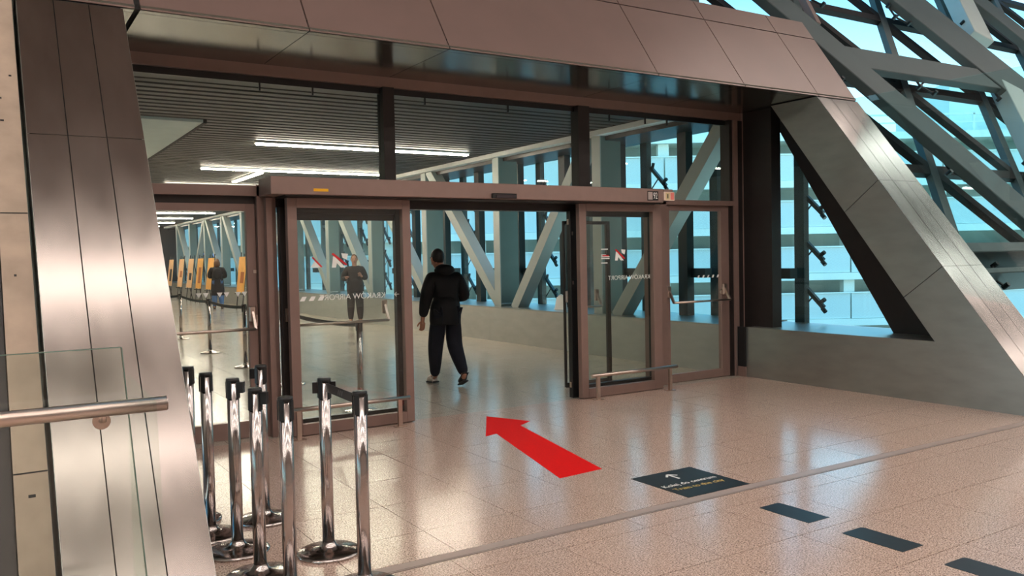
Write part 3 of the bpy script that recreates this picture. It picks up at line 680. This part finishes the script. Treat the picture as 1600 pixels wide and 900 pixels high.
# ================================================================== EASELS ALONG THE CORRIDOR
M_poster = mat('orange_poster', (238, 172, 84), 0.6, 0, 0.12, 3); M_poster2 = mat('dark_poster_print', (60, 50, 44), 0.6); M_wood = mat('dark_easel_frame', (58, 56, 54), 0.6)
M_posterp = mat('peach_poster', (236, 186, 136), 0.6, 0, 0.06, 3)
ez = [27.3, 29.4, 34.1, 36.0, 37.8, 39.8, 42.2, 44.6]
el = ['orange poster on an easel, closest to the glass side door', 'orange poster on an easel next to the gap where the woman stands', 'orange poster with dark figure on an easel just past the woman', 'plain orange poster on an easel, second past the woman',
      'peach poster with dark picture on an easel, third past the woman', 'peach poster on an easel, fourth past the woman', 'narrow pale poster on an easel near the dark corridor end', 'last easel poster before the dark end of the corridor']
def ebox(mb, c, ax, w, d, z0, z1, lean=0.0):
    n = Vector((-ax.y, ax.x, 0)); vs = []
    for z in (z0, z1):
        o = c + n * lean * z
        for s, t in ((-1, -1), (1, -1), (1, 1), (-1, 1)): vs.append(o + ax * s * w / 2 + n * t * d / 2 + Vector((0, 0, z)))
    return mb.add(vs, MB.HEX)
for k, y in enumerate(ez):
    c = Vector((7.4, y, 0)); th = math.radians(-86); ax = Vector((math.cos(th), math.sin(th), 0)); n = Vector((-ax.y, ax.x, 0))
    t = thing('poster_easel', el[k], 'easel', tuple(c), None, 'easels with posters along the corridor')
    bd_ = part('poster', ebox(MB(), c, ax, 0.72, 0.02, 0.58, 1.80, 0.12), M_posterp if k in (4, 5, 6) else M_poster, t)
    cc_ = c - n * 0.012
    part('poster_print', ebox(MB(), cc_ + ax * 0.1, ax, 0.34, 0.004, 0.8 + 0.1 * (k % 3), 1.2 + 0.08 * (k % 4), 0.12), M_poster2 if k % 2 == 0 else mat('brown_print', (170, 96, 40), 0.6), bd_)
    for s in (-0.3, 0.3):
        mb = MB(); ebox(mb, c + ax * s + n * 0.03, ax, 0.035, 0.03, 0.0, 1.95, 0.12); part('leg', mb, M_wood, t)
    part('leg', MB().obox(c + n * 0.62, c + n * 0.26 + Vector((0, 0, 1.9)), ax, 0.035, 0.03), M_wood, t)
    part('ledge', ebox(MB(), c - n * 0.02, ax, 0.76, 0.07, 0.52, 0.55, 0.12), M_wood, t)

# ================================================================== PEOPLE
def skin(name, pts, edges, m, parent, levels=2, root=0):
    me = bpy.data.meshes.new(name); me.from_pydata([p[0] for p in pts], edges, [])
    o = bpy.data.objects.new(name, me); COL.objects.link(o)
    md = o.modifiers.new('skin', 'SKIN'); md.branch_smoothing = 0.6; md.use_smooth_shade = True
    for i, p in enumerate(pts):
        d = me.skin_vertices[0].data[i]; r = p[1]; d.radius = r if isinstance(r, tuple) else (r, r); d.use_root = (i == root)
    sb = o.modifiers.new('sub', 'SUBSURF'); sb.levels = levels; sb.render_levels = levels
    dg = bpy.context.evaluated_depsgraph_get(); dg.update()
    r = bpy.data.meshes.new_from_object(o.evaluated_get(dg)); r.name = name
    bpy.data.objects.remove(o)
    for p in r.polygons: p.use_smooth = True
    r.materials.clear(); r.materials.append(m)
    ob = bpy.data.objects.new(name, r); COL.objects.link(ob); ob.parent = parent
    return ob
def joinmesh(obs):
    base = obs[0]; bm = bmesh.new()
    for o in obs: bm.from_mesh(o.data)
    bm.to_mesh(base.data); bm.free()
    for p in base.data.polygons: p.use_smooth = True
    for o in obs[1:]: bpy.data.objects.remove(o)
    return base
def blob(name, c, r, m, parent, n=14, k=10, squash=None):
    """ellipsoid with its own outline (hair, hood, cheeks)"""
    mb = MB(); vs = []
    for i in range(k + 1):
        t = math.pi * i / k
        for j in range(n):
            a = 2 * math.pi * j / n; q = Vector((math.sin(t) * math.cos(a), math.sin(t) * math.sin(a), math.cos(t)))
            if squash: q = squash(q)
            vs.append((c[0] + q.x * r[0], c[1] + q.y * r[1], c[2] + q.z * r[2]))
    fs = [(i * n + j, i * n + (j + 1) % n, (i + 1) * n + (j + 1) % n, (i + 1) * n + j) for i in range(k) for j in range(n)]
    me = mb.add(vs, fs).mesh(name, True); bm = bmesh.new(); bm.from_mesh(me); bmesh.ops.remove_doubles(bm, verts=bm.verts, dist=1e-5); bm.to_mesh(me); bm.free()
    for p in me.polygons: p.use_smooth = True
    me.materials.append(m); o = bpy.data.objects.new(name, me); COL.objects.link(o); o.parent = parent; return o
M_skin = mat('skin', (176, 126, 102), 0.55, 0, 0.05, 20); M_blackc = mat('black_cloth', (17, 17, 20), 0.8, 0, 0.2, 12, bump=0.2); M_navy = mat('navy_cloth', (20, 22, 34), 0.85, 0, 0.15, 12, bump=0.2)
M_jean = mat('blue_jeans', (74, 112, 160), 0.85, 0, 0.15, 12); M_hair = mat('dark_hair', (34, 26, 22), 0.6, 0, 0.2, 40); M_hairb = mat('brown_hair', (98, 64, 36), 0.6, 0, 0.2, 40)
M_shoe = mat('pale_trainer', (206, 196, 186), 0.6, 0, 0.1, 30); M_shoed = mat('black_trainer', (26, 25, 26), 0.6); M_sole = mat('shoe_sole', (40, 36, 36), 0.7)
def hand_chains(w, d, curl):
    """five fingers and a palm from wrist w along direction d; curl bends them"""
    d = Vector(d).normalized(); cu2 = Vector(curl).normalized(); sd = d.cross(cu2).normalized(); w = Vector(w); out = []
    palm = w + d * 0.05
    for k, ln in enumerate((0.060, 0.070, 0.074, 0.068)):
        b = palm + sd * (-0.028 + 0.019 * k) + d * 0.025
        out.append([(b - d * 0.03, 0.011), (b + d * ln * 0.45, 0.0095), (b + d * ln * 0.8 + cu2 * ln * 0.28, 0.009), (b + d * ln * 0.95 + cu2 * ln * 0.6, 0.008)])
    b = w + d * 0.03 - sd * 0.03
    out.append([(b + sd * 0.012, 0.012), (b - sd * 0.022 + d * 0.022 + cu2 * 0.012, 0.011), (b - sd * 0.028 + d * 0.05 + cu2 * 0.03, 0.0095)])
    return out
def person(label, loc, rotz, J, jacket, trousers, shoes, hair, coat_len=None, scale=1.0, mats=None, feet=None, extras=None):
    t = thing('person', label, 'person', loc); t.rotation_euler = (0, 0, rotz); t.scale = (scale,) * 3
    q = lambda n: Vector(J[n])
    names = ['pel', 'sp', 'ch', 'nb', 'nk', 'hd', 'ht', 'lsh', 'lel', 'lwr', 'lpm', 'rsh', 'rel', 'rwr', 'rpm', 'lhp', 'lkn', 'lan', 'ltoe', 'rhp', 'rkn', 'ran', 'rtoe']
    rad = dict(pel=(0.125, 0.095), sp=(0.12, 0.09), ch=(0.15, 0.10), nb=(0.075, 0.065), nk=0.055, hd=(0.082, 0.098), ht=(0.07, 0.085), lsh=0.062, lel=0.042, lwr=0.028, lpm=(0.04, 0.02), rsh=0.062, rel=0.042, rwr=0.028, rpm=(0.04, 0.02),
               lhp=0.085, lkn=0.058, lan=0.04, ltoe=(0.04, 0.03), rhp=0.085, rkn=0.058, ran=0.04, rtoe=(0.04, 0.03))
    ix = {n: i for i, n in enumerate(names)}
    ed = [('pel', 'sp'), ('sp', 'ch'), ('ch', 'nb'), ('nb', 'nk'), ('nk', 'hd'), ('hd', 'ht'), ('ch', 'lsh'), ('lsh', 'lel'), ('lel', 'lwr'), ('lwr', 'lpm'), ('ch', 'rsh'), ('rsh', 'rel'), ('rel', 'rwr'), ('rwr', 'rpm'),
          ('pel', 'lhp'), ('lhp', 'lkn'), ('lkn', 'lan'), ('lan', 'ltoe'), ('pel', 'rhp'), ('rhp', 'rkn'), ('rkn', 'ran'), ('ran', 'rtoe')]
    body = skin('body', [(tuple(q(n)), rad[n]) for n in names], [(ix[a], ix[b]) for a, b in ed], M_skin, t)
    pieces = [body]
    for sd in 'lr':
        w = q(sd + 'wr'); p = q(sd + 'pm')
        for ch in hand_chains(w, p - w, J.get(sd + 'curl', (0, 0.6, -0.2))):
            pieces.append(skin('finger', [(tuple(c), r) for c, r in ch], [(i, i + 1) for i in range(len(ch) - 1)], M_skin, t, 1))
    h = q('hd'); fwd = Vector(J.get('face', (0, 1, 0))).normalized(); sdv = Vector((fwd.y, -fwd.x, 0))
    pieces.append(blob('skull', tuple(h + Vector((0, 0, 0.025))), (0.078, 0.098, 0.118), M_skin, t))
    pieces.append(blob('nose', tuple(h + fwd * 0.098 + Vector((0, 0, 0.005))), (0.016, 0.02, 0.024), M_skin, t, 8, 6))
    for s in (-1, 1): pieces.append(blob('ear', tuple(h + sdv * 0.08 * s + Vector((0, 0, 0.015))), (0.014, 0.022, 0.032), M_skin, t, 8, 6))
    joinmesh(pieces)
    for s in (-1, 1): blob('eye', tuple(h + fwd * 0.088 + sdv * 0.032 * s + Vector((0, 0, 0.035))), (0.014, 0.012, 0.009), M_black, t, 8, 6)
    blob('mouth', tuple(h + fwd * 0.09 + Vector((0, 0, -0.042))), (0.024, 0.012, 0.007), mat('lips', (130, 74, 66), 0.5), t, 8, 6)
    # jacket: torso and sleeves
    jn = ['pel', 'sp', 'ch', 'nb', 'lsh', 'lel', 'lcf', 'rsh', 'rel', 'rcf']
    jr = dict(pel=(0.215, 0.165), sp=(0.215, 0.165), ch=(0.225, 0.165), nb=(0.10, 0.09), lsh=0.105, lel=0.082, lcf=0.055, rsh=0.105, rel=0.082, rcf=0.055)
    pos = {n: q(n) for n in jn if n in J}
    pos['lcf'] = q('lel').lerp(q('lwr'), 0.93); pos['rcf'] = q('rel').lerp(q('rwr'), 0.93)
    je = [('pel', 'sp'), ('sp', 'ch'), ('ch', 'nb'), ('ch', 'lsh'), ('lsh', 'lel'), ('lel', 'lcf'), ('ch', 'rsh'), ('rsh', 'rel'), ('rel', 'rcf')]
    ji = {n: i for i, n in enumerate(jn)}
    jk = skin('jacket', [(tuple(pos[n]), jr[n]) for n in jn], [(ji[a], ji[b]) for a, b in je], jacket, t)
    cl_ = coat_len or 0.15; pz = q('pel'); g_ = 1.08 if coat_len else 1.0
    rings = [(0.20, 0.172, 0.128), (0.10, 0.196, 0.146), (0.0, 0.205, 0.155), (-cl_ * 0.6, 0.207 * g_, 0.158 * g_), (-cl_ + 0.012, 0.202 * g_, 0.155 * g_), (-cl_, 0.19 * g_, 0.143 * g_), (-cl_ + 0.004, 0.12, 0.09)]
    mb = MB(); n_ = 20; vs = []
    for dz, rx, ry in rings:
        for k in range(n_):
            a_ = 2 * math.pi * k / n_; wv = 1 + 0.025 * math.sin(3 * a_ + dz * 9)
            vs.append((pz.x + rx * wv * math.cos(a_), pz.y + 0.004 + ry * wv * math.sin(a_), pz.z + dz))
    m_ = len(rings)
    fs = [(i * n_ + k, i * n_ + (k + 1) % n_, (i + 1) * n_ + (k + 1) % n_, (i + 1) * n_ + k) for i in range(m_ - 1) for k in range(n_)] + [tuple(range(n_)), tuple((m_ - 1) * n_ + k for k in range(n_ - 1, -1, -1))]
    sk = bpy.data.objects.new('skirt', mb.add(vs, fs).mesh('skirt', True)); COL.objects.link(sk)
    joinmesh([jk, sk])
    tn = ['pel', 'lhp', 'lkn', 'lca', 'lan', 'rhp', 'rkn', 'rca', 'ran']
    tr_ = dict(pel=(0.13, 0.11), lhp=0.125, lkn=0.105, lca=0.096, lan=0.062, rhp=0.125, rkn=0.105, rca=0.096, ran=0.062)
    pos = {n: q(n) for n in tn if n in J}; pos['lca'] = q('lkn').lerp(q('lan'), 0.35); pos['rca'] = q('rkn').lerp(q('ran'), 0.35); pos['pel'] = q('pel') - Vector((0, 0, 0.03))
    te = [('pel', 'lhp'), ('lhp', 'lkn'), ('lkn', 'lca'), ('lca', 'lan'), ('pel', 'rhp'), ('rhp', 'rkn'), ('rkn', 'rca'), ('rca', 'ran')]
    ti = {n: i for i, n in enumerate(tn)}
    skin('trousers', [(tuple(pos[n]), tr_[n]) for n in tn], [(ti[a], ti[b]) for a, b in te], trousers, t)
    for s in 'lr':
        a = q(s + 'an'); b = q(s + 'toe'); d = (b - a); d = d.normalized(); heel = a - Vector((d.x, d.y, 0)) * 0.045 + Vector((0, 0, -0.03))
        sh = skin('shoe', [(tuple(heel), (0.046, 0.045)), (tuple(a.lerp(b, 0.45) + Vector((0, 0, -0.006))), (0.05, 0.043)), (tuple(b), (0.05, 0.032)), (tuple(a + Vector((0, 0, 0.01))), 0.048)], [(0, 1), (1, 2), (0, 3)], shoes[0 if s == 'l' else 1], t)
        lo = Vector((0, 0, -0.036)); part_mb = MB().obox(heel + lo + Vector((0, 0, 0.0)), b + lo * 0.75, Vector((-d.y, d.x, 0)), 0.085, 0.02)
        sl = link('sole', part_mb.mesh('sole', bevel=0.008), M_sole); sl.parent = sh
    hm = hair
    def hs(p): return Vector((p.x, p.y, p.z))
    hc = h - fwd * 0.014 + Vector((0, 0, 0.045))
    blob('hair', tuple(hc), (0.086, 0.1, 0.108), hm, t)
    return t
walk = dict(pel=(0, 0, 0.92), sp=(0, 0.01, 1.08), ch=(0, 0.02, 1.27), nb=(-0.02, 0.05, 1.43), nk=(-0.03, 0.075, 1.485), hd=(-0.05, 0.105, 1.575), ht=(-0.052, 0.11, 1.63),
            lsh=(-0.185, 0.03, 1.375), lel=(-0.275, 0.0, 1.09), lwr=(-0.295, 0.06, 0.85), lpm=(-0.29, 0.075, 0.79), rsh=(0.185, 0.02, 1.38), rel=(0.27, -0.05, 1.10), rwr=(0.17, 0.17, 1.10), rpm=(0.13, 0.22, 1.115),
            lhp=(-0.095, 0.0, 0.89), lkn=(-0.105, 0.10, 0.49), lan=(-0.035, 0.27, 0.085), ltoe=(-0.075, 0.40, 0.04), rhp=(0.095, 0.0, 0.89), rkn=(0.115, 0.0, 0.49), ran=(0.10, -0.27, 0.15), rtoe=(0.10, -0.15, 0.045), face=(-0.2, 1, 0))
p1 = person('man walking away in black hooded jacket and dark trousers through the doors', (4.93, 9.45, 0), 0.0, walk, M_blackc, M_navy, (M_shoe, M_shoed), M_hair)
blob('hood', (-0.02, -0.03, 1.455), (0.135, 0.105, 0.075), M_blackc, p1)
stand = dict(pel=(0, 0, 0.94), sp=(0, 0, 1.10), ch=(0, 0.0, 1.30), nb=(0, 0.02, 1.46), nk=(0, 0.03, 1.51), hd=(0, 0.05, 1.60), ht=(0, 0.05, 1.66),
             lsh=(-0.19, 0.0, 1.40), lel=(-0.28, 0.02, 1.12), lwr=(-0.10, 0.20, 1.12), lpm=(-0.05, 0.22, 1.13), rsh=(0.19, 0.0, 1.40), rel=(0.28, 0.02, 1.12), rwr=(0.10, 0.20, 1.10), rpm=(0.05, 0.22, 1.11),
             lhp=(-0.09, 0.0, 0.91), lkn=(-0.11, 0.01, 0.50), lan=(-0.12, 0.0, 0.085), ltoe=(-0.14, 0.14, 0.04), rhp=(0.09, 0.0, 0.91), rkn=(0.11, 0.01, 0.50), ran=(0.12, 0.0, 0.085), rtoe=(0.14, 0.14, 0.04))
p2 = person('woman with brown hair in long black coat and blue jeans facing the posters', (6.94, 30.3, 0), -0.25, stand, M_blackc, M_jean, (M_shoed, M_shoed), M_hairb, coat_len=0.46)
blob('backpack', (0, -0.17, 1.24), (0.15, 0.09, 0.2), M_blackc, p2); blob('long_hair', (0, 0.0, 1.57), (0.11, 0.11, 0.15), M_hairb, p2)
stand2 = dict(stand); stand2.update(lel=(-0.27, 0.04, 1.13), lwr=(-0.16, 0.24, 1.2), lpm=(-0.13, 0.27, 1.24), rwr=(0.2, 0.22, 1.16), rpm=(0.19, 0.27, 1.18))
p3 = person('man in black standing by the low corridor wall, facing the doors', (7.98, 20.2, 0), math.radians(160), stand2, M_blackc, M_blackc, (M_shoed, M_shoed), M_hairb)
